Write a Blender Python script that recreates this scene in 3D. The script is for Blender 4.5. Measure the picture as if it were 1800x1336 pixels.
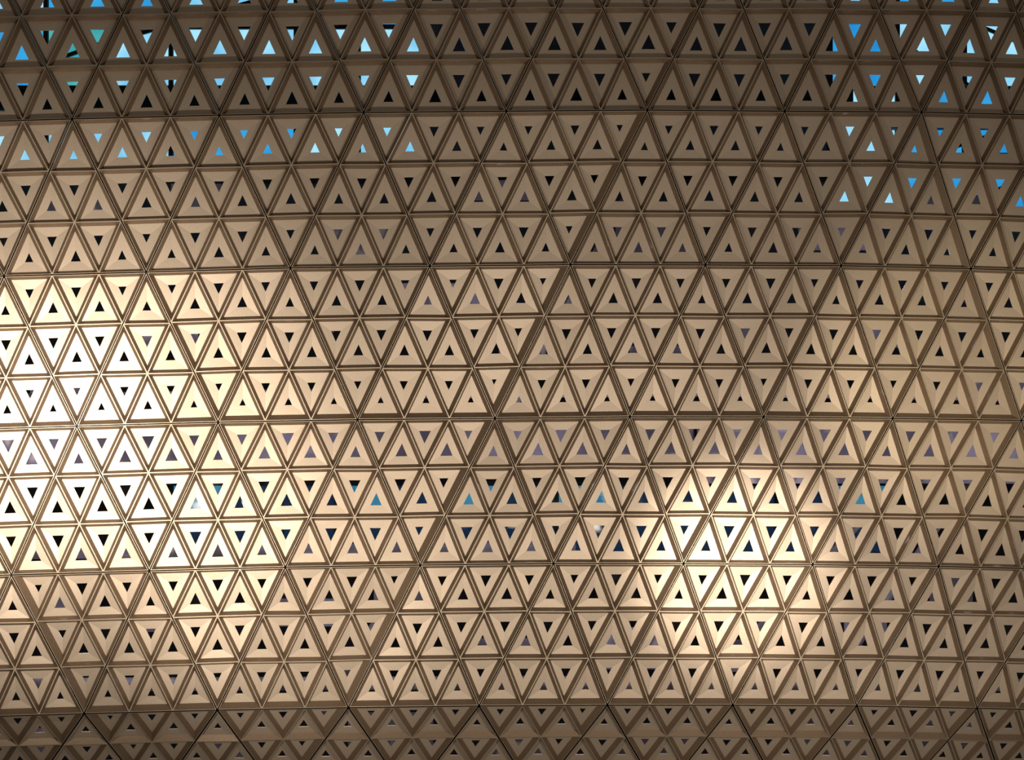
import bpy, math, random
from mathutils import Vector, Matrix

# ------------------------------------------------------------------ clearing
for o in list(bpy.data.objects):
    bpy.data.objects.remove(o, do_unlink=True)
C = bpy.context.scene.collection
scene = bpy.context.scene
rnd = random.Random(7)

# ------------------------------------------------------------------ frame geometry
W, H = 1800.0, 1336.0
F = 3046.0                      # focal length in pixels
D0 = 22.0                       # metres from the camera to the screen
PX = D0 / F                     # one pixel at that distance, in metres

def at(x, y, d=0.0):
    """point d pixels (of PX) deeper than the reference distance, on the ray of (x, y)"""
    dep = D0 + d * PX
    return Vector(((x - W/2) / F * dep, dep, (H/2 - y) / F * dep))

# ------------------------------------------------------------------ camera
cd = bpy.data.cameras.new('camera')
cam = bpy.data.objects.new('camera', cd); C.objects.link(cam)
cd.sensor_fit = 'HORIZONTAL'; cd.sensor_width = 36.0
cd.lens = 36.0 * F / W
cd.clip_end = 200
cam.location = (0, 0, 0)
cam.rotation_euler = (math.radians(90), 0, 0)
scene.camera = cam

# ------------------------------------------------------------------ world, exposure
w = bpy.data.worlds.new('world'); scene.world = w; w.use_nodes = True
bg = w.node_tree.nodes['Background']
bg.inputs[0].default_value = (1.0, 0.84, 0.68, 1); bg.inputs[1].default_value = 0.11
vs = scene.view_settings
vs.view_transform = 'Standard'; vs.look = 'None'; vs.gamma = 1.0
vs.use_curve_mapping = False; vs.exposure = 0.0

# ------------------------------------------------------------------ lights in front of the screen
def lamp(name, x, y, out, watts, col=(1, .82, .60), r=.10, spot=None, aim=None, blend=1.0):
    """out: metres in front of the screen"""
    ld = bpy.data.lights.new(name, 'SPOT' if spot else 'POINT')
    ld.energy = watts; ld.color = col; ld.shadow_soft_size = r
    o = bpy.data.objects.new(name, ld); C.objects.link(o)
    o.location = at(x, y, -out / PX)
    if spot:
        ld.spot_size = math.radians(spot); ld.spot_blend = blend
        o.rotation_euler = (at(*aim) - o.location).to_track_quat('-Z', 'Y').to_euler()
    return o
L_WARM = (1, .86, .70)
lamp('front_light', 20, 860, 6.5, 1650, L_WARM, spot=80, aim=(60, 700))
lamp('front_light', 20, 830, 6.5, 1250, L_WARM, spot=46, aim=(0, 770))
lamp('front_light', 1640, 1110, 6.0, 2300, L_WARM, spot=29, aim=(1325, 1005))
lamp('front_light', 330, 1180, 6.0, 850, L_WARM, spot=50, aim=(500, 1010))
lamp('front_light', 2000, 960, 6.0, 900, (1, .84, .58), spot=42, aim=(1730, 690))
lamp('front_light', 330, 1230, 8.5, 1020, L_WARM, spot=100, aim=(600, 800))  # broad fill added to lift the left and middle of the screen
lamp('front_light', 1750, 1240, 8.5, 1350, L_WARM, spot=100, aim=(1200, 830))  # second added fill, lifts the middle and right
lamp('front_light', 1900, 1220, 7.0, 750, L_WARM, spot=60, aim=(1600, 1110))  # wide light added to brighten the dim lower right

# ------------------------------------------------------------------ materials
def new_mat(name):
    m = bpy.data.materials.new(name); m.use_nodes = True
    return m, m.node_tree.nodes, m.node_tree.links, m.node_tree.nodes['Principled BSDF']

def metal(name, a, b, rough=.45, met=.35, scale=40, bump=.02, coord='Object'):
    m, n, l, p = new_mat(name)
    tc = n.new('ShaderNodeTexCoord')
    no = n.new('ShaderNodeTexNoise'); no.inputs['Scale'].default_value = scale; no.inputs['Detail'].default_value = 5
    l.new(tc.outputs[coord], no.inputs['Vector'])
    cr = n.new('ShaderNodeValToRGB')
    cr.color_ramp.elements[0].position = .3; cr.color_ramp.elements[1].position = .7
    cr.color_ramp.elements[0].color = (*a, 1); cr.color_ramp.elements[1].color = (*b, 1)
    l.new(no.outputs['Fac'], cr.inputs['Fac']); l.new(cr.outputs['Color'], p.inputs['Base Color'])
    bp = n.new('ShaderNodeBump'); bp.inputs['Strength'].default_value = bump * 10; bp.inputs['Distance'].default_value = .002
    l.new(no.outputs['Fac'], bp.inputs['Height']); l.new(bp.outputs['Normal'], p.inputs['Normal'])
    p.inputs['Roughness'].default_value = rough; p.inputs['Metallic'].default_value = met
    return m

def glow(name, col, strength):
    m, n, l, p = new_mat(name)
    tc = n.new('ShaderNodeTexCoord')
    no = n.new('ShaderNodeTexNoise'); no.inputs['Scale'].default_value = 1.3; no.inputs['Detail'].default_value = 3
    l.new(tc.outputs['Object'], no.inputs['Vector'])
    cr = n.new('ShaderNodeValToRGB')
    cr.color_ramp.elements[0].position = .4; cr.color_ramp.elements[1].position = .62
    cr.color_ramp.elements[0].color = (col[0]*.45, col[1]*.7, col[2]*.85, 1); cr.color_ramp.elements[1].color = (*col, 1)
    l.new(no.outputs['Fac'], cr.inputs['Fac'])
    p.inputs['Base Color'].default_value = (.02, .03, .04, 1)
    l.new(cr.outputs['Color'], p.inputs['Emission Color'])
    p.inputs['Emission Strength'].default_value = strength
    p.inputs['Roughness'].default_value = .15
    return m

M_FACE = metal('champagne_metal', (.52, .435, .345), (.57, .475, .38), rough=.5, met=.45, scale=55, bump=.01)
M_WALL = metal('champagne_metal_shaded_side', (.185, .132, .09), (.225, .162, .11), rough=.42, met=.35, scale=55)  # same metal as the plates, shade of the steep sides put into the colour
M_RIM = metal('champagne_metal_edge', (.50, .41, .31), (.54, .45, .34), rough=.5, met=.5, scale=55)
M_DARK = metal('black_steel', (.006, .006, .007), (.014, .013, .013), rough=.6, met=.4, scale=6)
M_ROOM = metal('dark_plenum_plaster', (.010, .009, .010), (.02, .018, .02), rough=.9, met=0, scale=2)
M_GREY = metal('lilac_grey_board', (.20, .18, .22), (.27, .245, .29), rough=.7, met=0, scale=3)
M_PIPE = metal('grey_galvanised_sheet', (.30, .28, .31), (.42, .40, .44), rough=.5, met=.1, scale=5)
M_SKY = glow('pale_blue_lit_glass', (.40, .80, 1.0), 1.0)
M_BLUE = glow('deep_blue_lit_glass', (.04, .42, .85), .9)
M_TEAL = glow('dim_teal_glass', (.05, .27, .40), .8)
M_MINT = glow('mint_lit_glass', (.12, .62, .58), .8)
M_NAVY = glow('navy_glass', (.004, .02, .05), .8)
M_LAMP = glow('white_lamp_glass', (1, .93, .9), 4.0)

# ------------------------------------------------------------------ object helpers
def mesh_obj(name, verts, faces, mat, parent=None, loc=(0, 0, 0)):
    me = bpy.data.meshes.new(name); me.from_pydata([tuple(v) for v in verts], [], faces)
    me.validate(); me.update(); me.materials.append(mat)
    o = bpy.data.objects.new(name, me); C.objects.link(o)
    o.location = loc
    if parent: o.parent = parent
    return o

def tag(o, label=None, cat=None, group=None, kind=None):
    if label: o['label'] = label
    if cat: o['category'] = cat
    if group: o['group'] = group
    if kind: o['kind'] = kind
    return o

def empty(name, loc):
    o = bpy.data.objects.new(name, None); C.objects.link(o); o.location = loc
    o.empty_display_size = .2
    return o

def box_data(c0, c1):
    x0, y0, z0 = c0; x1, y1, z1 = c1
    v = [(x0,y0,z0),(x1,y0,z0),(x1,y1,z0),(x0,y1,z0),(x0,y0,z1),(x1,y0,z1),(x1,y1,z1),(x0,y1,z1)]
    f = [(0,3,2,1),(4,5,6,7),(0,1,5,4),(1,2,6,5),(2,3,7,6),(3,0,4,7)]
    return v, f

def bar_data(a, b, n, wd, th):
    """box-section bar from a to b, n = outward direction, wd wide, th deep"""
    u = (b - a).normalized(); s = u.cross(n).normalized(); n2 = s.cross(u).normalized()
    v = []
    for p in (a, b):
        for ss, nn in ((-1, 0), (1, 0), (1, -1), (-1, -1)):
            v.append(p + s * ss * wd / 2 + n2 * nn * th)
    f = [(0,1,2,3),(7,6,5,4),(0,4,5,1),(1,5,6,2),(2,6,7,3),(3,7,4,0)]
    return v, f

def tube_data(pts, r, seg=12):
    v = []; f = []
    for i, p in enumerate(pts):
        a = pts[max(i-1, 0)]; b = pts[min(i+1, len(pts)-1)]
        t = (b - a).normalized(); up = Vector((0, 0, 1)) if abs(t.z) < .9 else Vector((0, 1, 0))
        s = t.cross(up).normalized(); q = s.cross(t)
        for k in range(seg):
            an = 2*math.pi*k/seg
            v.append(p + s*math.cos(an)*r + q*math.sin(an)*r)
    for i in range(len(pts)-1):
        for k in range(seg):
            k2 = (k+1) % seg
            f.append((i*seg+k, i*seg+k2, (i+1)*seg+k2, (i+1)*seg+k))
    f.append(tuple(range(seg-1, -1, -1))); n0 = (len(pts)-1)*seg
    f.append(tuple(range(n0, n0+seg)))
    return v, f

# ------------------------------------------------------------------ the nodes of the screen
ROWS = [
    [(-265,-55),(-8,-60),(258,-64),(515,-69),(771,-73),(1021,-75),(1272,-73),(1511,-72),(1755,-68),(1992,-60)],
    [(-134,217),(126.7,209),(385.3,202.5),(639.3,197.7),(890,195.5),(1138,193.5),(1379.5,195.5),(1620,197),(1853,203)],
    [(-245,493),(7,485.5),(257,478.3),(510.5,471),(755.5,468),(1002.7,465.2),(1240,465.8),(1478.5,467),(1706.7,472.3),(1930,480)],
    [(-113,757),(135,749),(383.3,742),(628.5,737.7),(870,735.5),(1107.3,732.5),(1342.3,732.7),(1569.3,735.5),(1795.5,739),(2018,746)],
    [(-225,1018),(20,1010.7),(262.5,1003.5),(501.5,997),(738.6,993.3),(973,990.6),(1201.5,990.8),(1428.5,992.5),(1650,995.5),(1868,1001)],
    [(-92,1262),(148,1254.6),(382,1248.3),(612.5,1244),(842,1241),(1067.5,1239.6),(1288,1239.6),(1506,1241),(1717.5,1245),(1925,1250)],
    [(-198,1419),(39,1412),(271,1406),(496,1403),(720,1401),(941,1400),(1161,1399),(1375,1400),(1575,1403),(1773,1408),(1972,1415)],
]
ROW_D = [110, 12, 0, 12, 0, 14, 200]
TILT = math.tan(math.radians(9))
VALLEY = {(1,5):22, (2,5):22, (3,4):22, (4,4):22, (5,3):22, (1,7):14, (2,8):14, (3,8):14, (4,1):16, (5,1):16, (3,2):6}
NODE = []
for r, row in enumerate(ROWS):
    NODE.append([at(x, y, TILT * (x - 900) + ROW_D[r] + VALLEY.get((r, i), 0)) for i, (x, y) in enumerate(row)])

# ------------------------------------------------------------------ coffered panels
GAP = 1.0 * PX        # half of the dark joint between two panels
RIM = .85 * PX      # visible edge of each coffer
DEP = 10.5 * PX      # depth of the coffers
W_MAJ, W_MIN = 5.2, 4.9     # pixels
SINK = .75 * PX      # how far the perforated plate dishes towards its opening
THK = 1.6 * PX
# opening width in pixels for the three coffer rows of every panel row
HOLE = [(24, 24, 22), (16.5, 17.5, 17.5), (18, 18, 15.5), (22, 21, 21.5), (20.5, 19.5, 18.5), (19, 18.5, 18.5)]

def inset(tri, off):
    """tri: three 2-D points counter-clockwise; off[i] is the offset of edge i (i -> i+1)"""
    out = []; L = []
    for i in range(3):
        a = tri[i]; b = tri[(i+1) % 3]; d = (b - a).normalized(); nn = Vector((-d.y, d.x))
        L.append((a + nn * off[i], d))
    for i in range(3):
        p, d = L[i-1]; q, e = L[i]
        den = d.x * e.y - d.y * e.x
        t = ((q.x - p.x) * e.y - (q.y - p.y) * e.x) / den
        out.append(p + d * t)
    return out

RING = [(0,1,4,3),(1,2,5,4),(2,0,3,5)]

# side walls along these joints are broader: (node, node) -> (panel on the left / above, panel on the right / below)
BROAD = {
 ((0,6),(1,5)):(9,5.5), ((1,5),(2,5)):(9,5.5), ((2,5),(3,4)):(9.5,5.5), ((3,4),(4,4)):(9.5,6), ((4,4),(5,3)):(9.5,5.5), ((5,3),(6,3)):(9,5),
 ((0,7),(1,7)):(7.5,5), ((1,7),(2,8)):(8.5,5), ((2,8),(3,8)):(8.5,5),
 ((0,8),(1,7)):(8.5,5), ((1,7),(2,7)):(5.5,5), ((2,7),(3,6)):(6.5,5), ((3,6),(4,6)):(7.5,5), ((4,6),(5,5)):(7.5,5), ((5,5),(6,5)):(7.5,5),
 ((3,8),(4,8)):(6,5), ((4,8),(5,7)):(6,5), ((5,7),(6,7)):(7,5), ((3,6),(4,7)):(5.5,5), ((4,7),(5,7)):(5.5,5),
 ((2,4),(3,4)):(4.4,7.5), ((3,4),(4,5)):(4.4,8), ((4,5),(5,5)):(5,7.5), ((4,4),(5,4)):(4.4,5.5),
 ((4,1),(5,1)):(5.5,10), ((5,1),(6,2)):(5,10), ((2,2),(3,2)):(4.4,7), ((1,1),(2,2)):(4.4,5.5),
}
def edge_width(p, q, inside_x, tip):
    p, q = min(p, q), max(p, q)
    if p[0] == q[0]:                       # level joint; tip 'up' means the panel sits above it
        if tip == 'up': return {1: 3.2, 3: 8.0 if p[1] > 1 else 6.5, 5: 8.5}.get(p[0] , 4.6)
        return 5.0
    wl = BROAD.get((p, q))
    if not wl: return W_MAJ
    mx = (ROWS[p[0]][p[1]][0] + ROWS[q[0]][q[1]][0]) / 2
    return wl[0] if inside_x < mx else wl[1]

def build_panel(A, B, Cc, r, label, ew):
    """A, B, Cc seen counter-clockwise from the camera side"""
    ctr = (A + B + Cc) / 3
    n = (B - A).cross(Cc - A).normalized()
    if n.y > 0: n = -n; B, Cc = Cc, B; ew = [ew[2], ew[1], ew[0]]
    u = (B - A).normalized(); v = n.cross(u)
    def to2(p): q = p - ctr; return Vector((q.dot(u), q.dot(v)))
    def to3(p, d): return u * p.x + v * p.y - n * d
    big = inset([to2(A), to2(B), to2(Cc)], [GAP * (1.4 if r == 5 else 1)]*3)
    root = empty('facade_panel', ctr)
    tag(root, label, 'panel', 'triangular coffered panels of the metal screen')
    g = {}
    for i in range(4):
        for j in range(4 - i):
            g[(i, j)] = big[0] + (big[1] - big[0]) * (i/3) + (big[2] - big[0]) * (j/3)
    cells = []
    for i in range(3):
        for j in range(3 - i):
            # edges: 0 lies on big edge 0 when j == 0; 1 on big edge 1 when i+j == 2; 2 on big edge 2 when i == 0
            cells.append(([g[(i,j)], g[(i+1,j)], g[(i,j+1)]], (ew[0] if j == 0 else 0, ew[1] if i + j == 2 else 0, ew[2] if i == 0 else 0)))
            if i + j < 2:
                cells.append(([g[(i+1,j)], g[(i+1,j+1)], g[(i,j+1)]], (0, 0, 0)))
    top = to2(Vector(ctr) + Vector((0, 0, 1)))      # screen-up in panel coordinates
    hs = [(c[0][0] + c[0][1] + c[0][2]) / 3 for c in cells]
    zs = [to3(h, 0).z for h in hs]; zmax, zmin = max(to3(b, 0).z for b in big), min(to3(b, 0).z for b in big)
    for (tri, maj), z in zip(cells, zs):
        k = min(2, max(0, int((zmax - z) / (zmax - zmin) * 3)))
        o1 = inset(tri, [.08 * PX] * 3)
        o2 = inset(tri, [RIM] * 3)
        o3 = inset(tri, [RIM + max(m, W_MIN) * PX for m in maj])
        side = (tri[1] - tri[0]).length / PX
        base = min((tri[i] - tri[(i+1) % 3]).length for i in range(3)) / PX
        sc = HOLE[r][k] / 82.0
        nm = sum(1 for m in maj if m); ex = sum(max(0, m - 5) for m in maj)
        if nm == 2: sc *= .86
        sc *= max(.5, 1 - .045 * ex)
        sc *= 1 + rnd.uniform(-.03, .03)
        c3 = (o3[0] + o3[1] + o3[2]) / 3
        cc = (tri[0] + tri[1] + tri[2]) / 3
        hol = [c3 + (t - cc) * sc for t in tri]
        # coffer: rim, sloping inner sides, outer skin
        V = [to3(p, 0) for p in o1] + [to3(p, 0) for p in o2] + [to3(p, DEP) for p in o3]
        V += [to3(p, DEP + THK) for p in o1]
        Fc = [f for f in RING] + [tuple(q + 3 for q in f) for f in RING] + [(1,0,9,10),(2,1,10,11),(0,2,11,9)]
        co = mesh_obj('coffer', V, Fc, M_RIM, root)
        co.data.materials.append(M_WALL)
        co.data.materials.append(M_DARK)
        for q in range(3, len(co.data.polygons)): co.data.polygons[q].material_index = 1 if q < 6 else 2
        # perforated plate dished in three facets
        V = [to3(p, DEP) for p in o3] + [to3(p, DEP + SINK) for p in hol] + [to3(p, DEP + SINK + THK) for p in hol] + [to3(p, DEP + THK) for p in o1]
        Fc = [f for f in RING] + [(3,4,7,6),(4,5,8,7),(5,3,6,8)] + [(6,7,10,9),(7,8,11,10),(8,6,9,11)]
        mesh_obj('perforated_plate', V, Fc, M_FACE, co)
    return root

ORD = ['first','second','third','fourth','fifth','sixth','seventh','eighth','ninth','tenth','eleventh','twelfth',
       'thirteenth','fourteenth','fifteenth','sixteenth','seventeenth','eighteenth']
ROWTXT = ['top row, cut by photo edge', 'first full row from top', 'second full row from top',
          'third full row from top', 'fourth full row from top', 'shaded bottom row under the fold']
panels = []
for r in range(6):
    a, b = ROWS[r], ROWS[r+1]
    lst = []
    for i in range(len(a) - 1):
        for j in range(len(b)):
            if a[i][0] < b[j][0] < a[i+1][0]:
                lst.append(((a[i][0] + a[i+1][0]) / 2, 'down', (r, i), (r, i+1), (r+1, j)))
    for j in range(len(b) - 1):
        for i in range(len(a)):
            if b[j][0] < a[i][0] < b[j+1][0]:
                lst.append(((b[j][0] + b[j+1][0]) / 2, 'up', (r+1, j), (r+1, j+1), (r, i)))
    lst.sort()
    keep = []
    for t in lst:
        pts = [ROWS[q[0]][q[1]] for q in t[2:]]
        # does the triangle reach the frame?  sample it
        vis = 0
        for s in range(21):
            for q in range(21 - s):
                x = pts[0][0]*(s/20) + pts[1][0]*(q/20) + pts[2][0]*((20-s-q)/20)
                y = pts[0][1]*(s/20) + pts[1][1]*(q/20) + pts[2][1]*((20-s-q)/20)
                if 3 < x < W-3 and 3 < y < H-3: vis += 1
        keep.append((t, vis))
    vv = [k for k in keep if k[1] > 0]
    N = len(vv)
    for num, (t, vis) in enumerate(vv):
        tip = 'pointing ' + t[1]
        if num < N / 2: pos = (ORD[num] + ' from the left') if num else 'leftmost'
        else: pos = (ORD[N-1-num] + ' from the right') if num < N-1 else 'rightmost'
        lab = 'champagne triangular panel %s, %s, %s' % (tip, pos, ROWTXT[r])
        P = [NODE[q[0]][q[1]] for q in t[2:]]
        cx = sum(ROWS[q[0]][q[1]][0] for q in t[2:]) / 3
        ew = [edge_width(t[2+k], t[2+(k+1) % 3], cx, t[1]) for k in range(3)]
        build_panel(P[0], P[1], P[2], r, lab, ew)

# ------------------------------------------------------------------ carrier grid behind the joints
grid = tag(empty('carrier_grid', at(900, 700, 20)), 'black steel carrier grid seen as thin dark joints between the triangular panels', 'grid')
go = grid.location.copy()
def joint(a, b):
    off = Vector((0, 1, 0)) * (DEP + SINK + THK + 4 * PX)
    v, f = bar_data(a + off - go, b + off - go, Vector((0, -1, 0)), 8 * PX, 10 * PX)
    mesh_obj('bar', v, f, M_DARK, grid)
for r in range(7):
    for i in range(len(NODE[r]) - 1): joint(NODE[r][i], NODE[r][i+1])
    if r < 6:
        for i, p in enumerate(ROWS[r]):
            for j, q in enumerate(ROWS[r+1]):
                if abs(p[0] - q[0]) < 150: joint(NODE[r][i], NODE[r+1][j])

# ------------------------------------------------------------------ the space behind the screen
X0, X1, Y0, Y1, Z0, Z1 = -12, 12, 23.2, 28.5, -8, 8
def slab(name, a, b, mat=M_ROOM):
    v, f = box_data(a, b); return tag(mesh_obj(name, v, f, mat), kind='structure')
slab('wall_back', (X0, Y1, Z0), (X1, Y1 + .2, Z1))

def ap(x, y, d):
    """pixel (x, y), d metres behind the (turned) plane of the screen"""
    return at(x, y, d / PX + TILT * (x - 900))

def bx(name, x0, y0, x1, y1, d, th, mat, parent=None):
    """plate facing the hall that spans the given pixels, d metres behind the screen plane"""
    P = [ap(x0, y1, d), ap(x1, y1, d), ap(x1, y0, d), ap(x0, y0, d)]
    P += [p + Vector((0, th, 0)) for p in P]
    c = P[0].copy() if parent is None else parent.location
    f = [(0,1,2,3),(7,6,5,4),(0,4,5,1),(1,5,6,2),(2,6,7,3),(3,7,4,0)]
    return mesh_obj(name, [p - c for p in P], f, mat, parent, c if parent is None else (0, 0, 0))

def glazing(x0, y0, x1, y1, d, nx, ny, pick, label):
    root = tag(empty('window_band', ap((x0+x1)/2, y1, d)), label, 'window', 'glazing behind the screen')
    cw, ch = (x1-x0)/nx, (y1-y0)/ny
    for i in range(nx):
        for j in range(ny):
            m = pick(i, j)
            bx('pane', x0+cw*i+2, y0+ch*j+2, x0+cw*(i+1)-2, y0+ch*(j+1)-2, d, .03, m, root)
    for i in range(nx+1): bx('mullion', x0+cw*i-4, y0-4, x0+cw*i+4, y1+4, d-.06, .12, M_DARK, root)
    for j in range(ny+1): bx('transom', x0-4, y0+ch*j-4, x1+4, y0+ch*j+4, d-.05, .1, M_DARK, root)
    return root

PAL = [M_SKY, M_SKY, M_SKY, M_BLUE, M_SKY, M_BLUE, M_SKY, M_MINT]
glazing(-250, -80, 740, 300, 3.2, 9, 3, lambda i, j: PAL[rnd.randrange(len(PAL))], 'bright blue lit glazing behind the upper left of the screen')
glazing(1460, -80, 2050, 390, 3.2, 5, 4, lambda i, j: [M_SKY, M_BLUE, M_SKY][rnd.randrange(3)], 'bright blue lit glazing behind the upper right of the screen')
TP = [M_NAVY, M_TEAL, M_NAVY, M_NAVY, M_TEAL]
glazing(300, 850, 1560, 975, 2.6, 13, 2, lambda i, j: TP[rnd.randrange(5)] if j == 0 else M_NAVY, 'dim teal glazing behind the lower middle of the screen')

# grey boards, ducts, beams
def board(x0, y0, x1, y1, d, label):
    return tag(bx('bulkhead_board', x0, y0, x1, y1, d, .08, M_GREY), label, 'board', 'boards behind the screen')
board(-200, 752, 480, 830, 1.7, 'lilac grey board behind the openings under the middle joint at far left')
board(486, 750, 1220, 826, 1.75, 'lilac grey board behind the openings under the middle joint at centre')
board(1226, 748, 1990, 850, 1.7, 'lilac grey board behind the openings under the middle joint at right')
def pipe(pts, r, label, mat=M_PIPE, name='duct'):
    P = [ap(x, y, d) for x, y, d in pts]; c = P[0].copy()
    v, f = tube_data([p - c for p in P], r)
    o = mesh_obj(name, v, f, mat, None, c)
    for p in o.data.polygons: p.use_smooth = len(p.vertices) == 4
    return tag(o, label, name.replace('_', ' '))
pipe([(-200, 705, 1.5), (600, 692, 1.5), (1250, 688, 1.5), (2000, 700, 1.5)], .07, 'grey round duct running level behind the openings above the middle joint')
pipe([(-200, 1205, 1.5), (900, 1200, 1.5), (1990, 1205, 1.5)], .09, 'grey round duct running level behind the openings just above the fold')
pipe([(-200, 975, 1.6), (500, 968, 1.6), (1010, 962, 1.6)], .08, 'grey round duct running level behind the left part of the fourth joint')
pipe([(1420, 1260, 2.15), (1800, 700, 2.15)], .06, 'grey slanting brace pipe behind the lower right of the screen', name='brace')
pipe([(560, 1260, 2.15), (860, 760, 2.15)], .05, 'grey slanting brace pipe behind the thick diagonal joint', name='brace')
pipe([(1180, 1260, 2.15), (1600, 830, 2.15)], .05, 'grey slanting brace pipe behind the bright patch at lower right', name='brace')
pipe([(880, 760, 2.15), (1100, 345, 2.15)], .05, 'grey slanting brace pipe behind the upper thick diagonal joint', name='brace')

def beam(x0, x1, y, h, d, label):
    root = tag(empty('steel_beam', ap((x0+x1)/2, y+h, d)), label, 'beam')
    bx('flange', x0, y, x1, y+h*.14, d, .22, M_DARK, root)
    bx('web', x0, y+h*.14, x1, y+h*.86, d+.1, .03, M_DARK, root)
    bx('flange', x0, y+h*.86, x1, y+h, d, .22, M_DARK, root)
beam(-240, 1500, 150, 44, 2.2, 'black steel beam across the blue glazing, behind the dim topmost row')
beam(1540, 2040, 205, 20, 2.2, 'black steel beam across the blue glazing at upper right')
beam(-240, 1500, 286, 34, 2.2, 'black steel beam along the lower edge of the blue glazing at left')
for k, (xa, ya, xb, yb) in enumerate([(0, 140, 330, 20), (130, 290, 300, 190), (240, 60, 520, -20), (520, 130, 700, 10), (560, 290, 690, 200),
                                      (1500, 20, 1720, 160), (1560, 300, 1790, 220), (1640, 10, 1900, 120), (1660, 380, 1820, 300)]):
    P = ap(xa, ya, 2.8); Q = ap(xb, yb, 2.8)
    v, f = bar_data(Vector((0, 0, 0)), Q - P, Vector((0, -1, 0)), .05, .05)
    o = mesh_obj('brace', v, f, M_DARK, None, P)
    txt = ORD[k] + ' from the left at upper left' if k < 5 else ORD[k-5] + ' from the left at upper right'
    tag(o, 'thin black brace slanting across the blue glazing, ' + txt, 'brace', 'black braces over the glazing')

# small grey plates hung in the plenum
for row, (ya, yb, n) in enumerate([(310, 440, 7), (490, 680, 9), (1010, 1180, 9), (1250, 1330, 7)]):
    for k in range(n):
        x = 1800 * (k + rnd.uniform(.15, .6)) / n; y = rnd.uniform(ya, yb - 30)
        d = rnd.uniform(1.78, 1.98) if row < 3 else rnd.uniform(2.3, 2.7)
        o = bx('hanger_plate', x, y, x + rnd.uniform(60, 150), y + rnd.uniform(30, 75), d, .05, M_GREY)
        tag(o, 'lilac grey plate behind the screen, %s from left behind the %s' % (ORD[k], ['first full row', 'second full row', 'fourth full row', 'bottom row'][row]),
            'plate', 'hanger plates behind the screen')

def inner(x, y, d, wts, col=(.85, .8, 1)):  # added unseen light, brightens the boards and plates behind the openings
    ld = bpy.data.lights.new('plenum_fill_light', 'POINT'); ld.energy = wts; ld.color = col; ld.shadow_soft_size = .15
    o = bpy.data.objects.new('plenum_fill_light', ld); C.objects.link(o); o.location = ap(x, y, d)
for x in (50, 500, 950, 1400, 1800): inner(x, 790, .7, 22)
for x in (250, 900, 1550): inner(x, 500, .8, 16)
for x in (150, 600, 1050, 1500): inner(x, 1110, .9, 13)
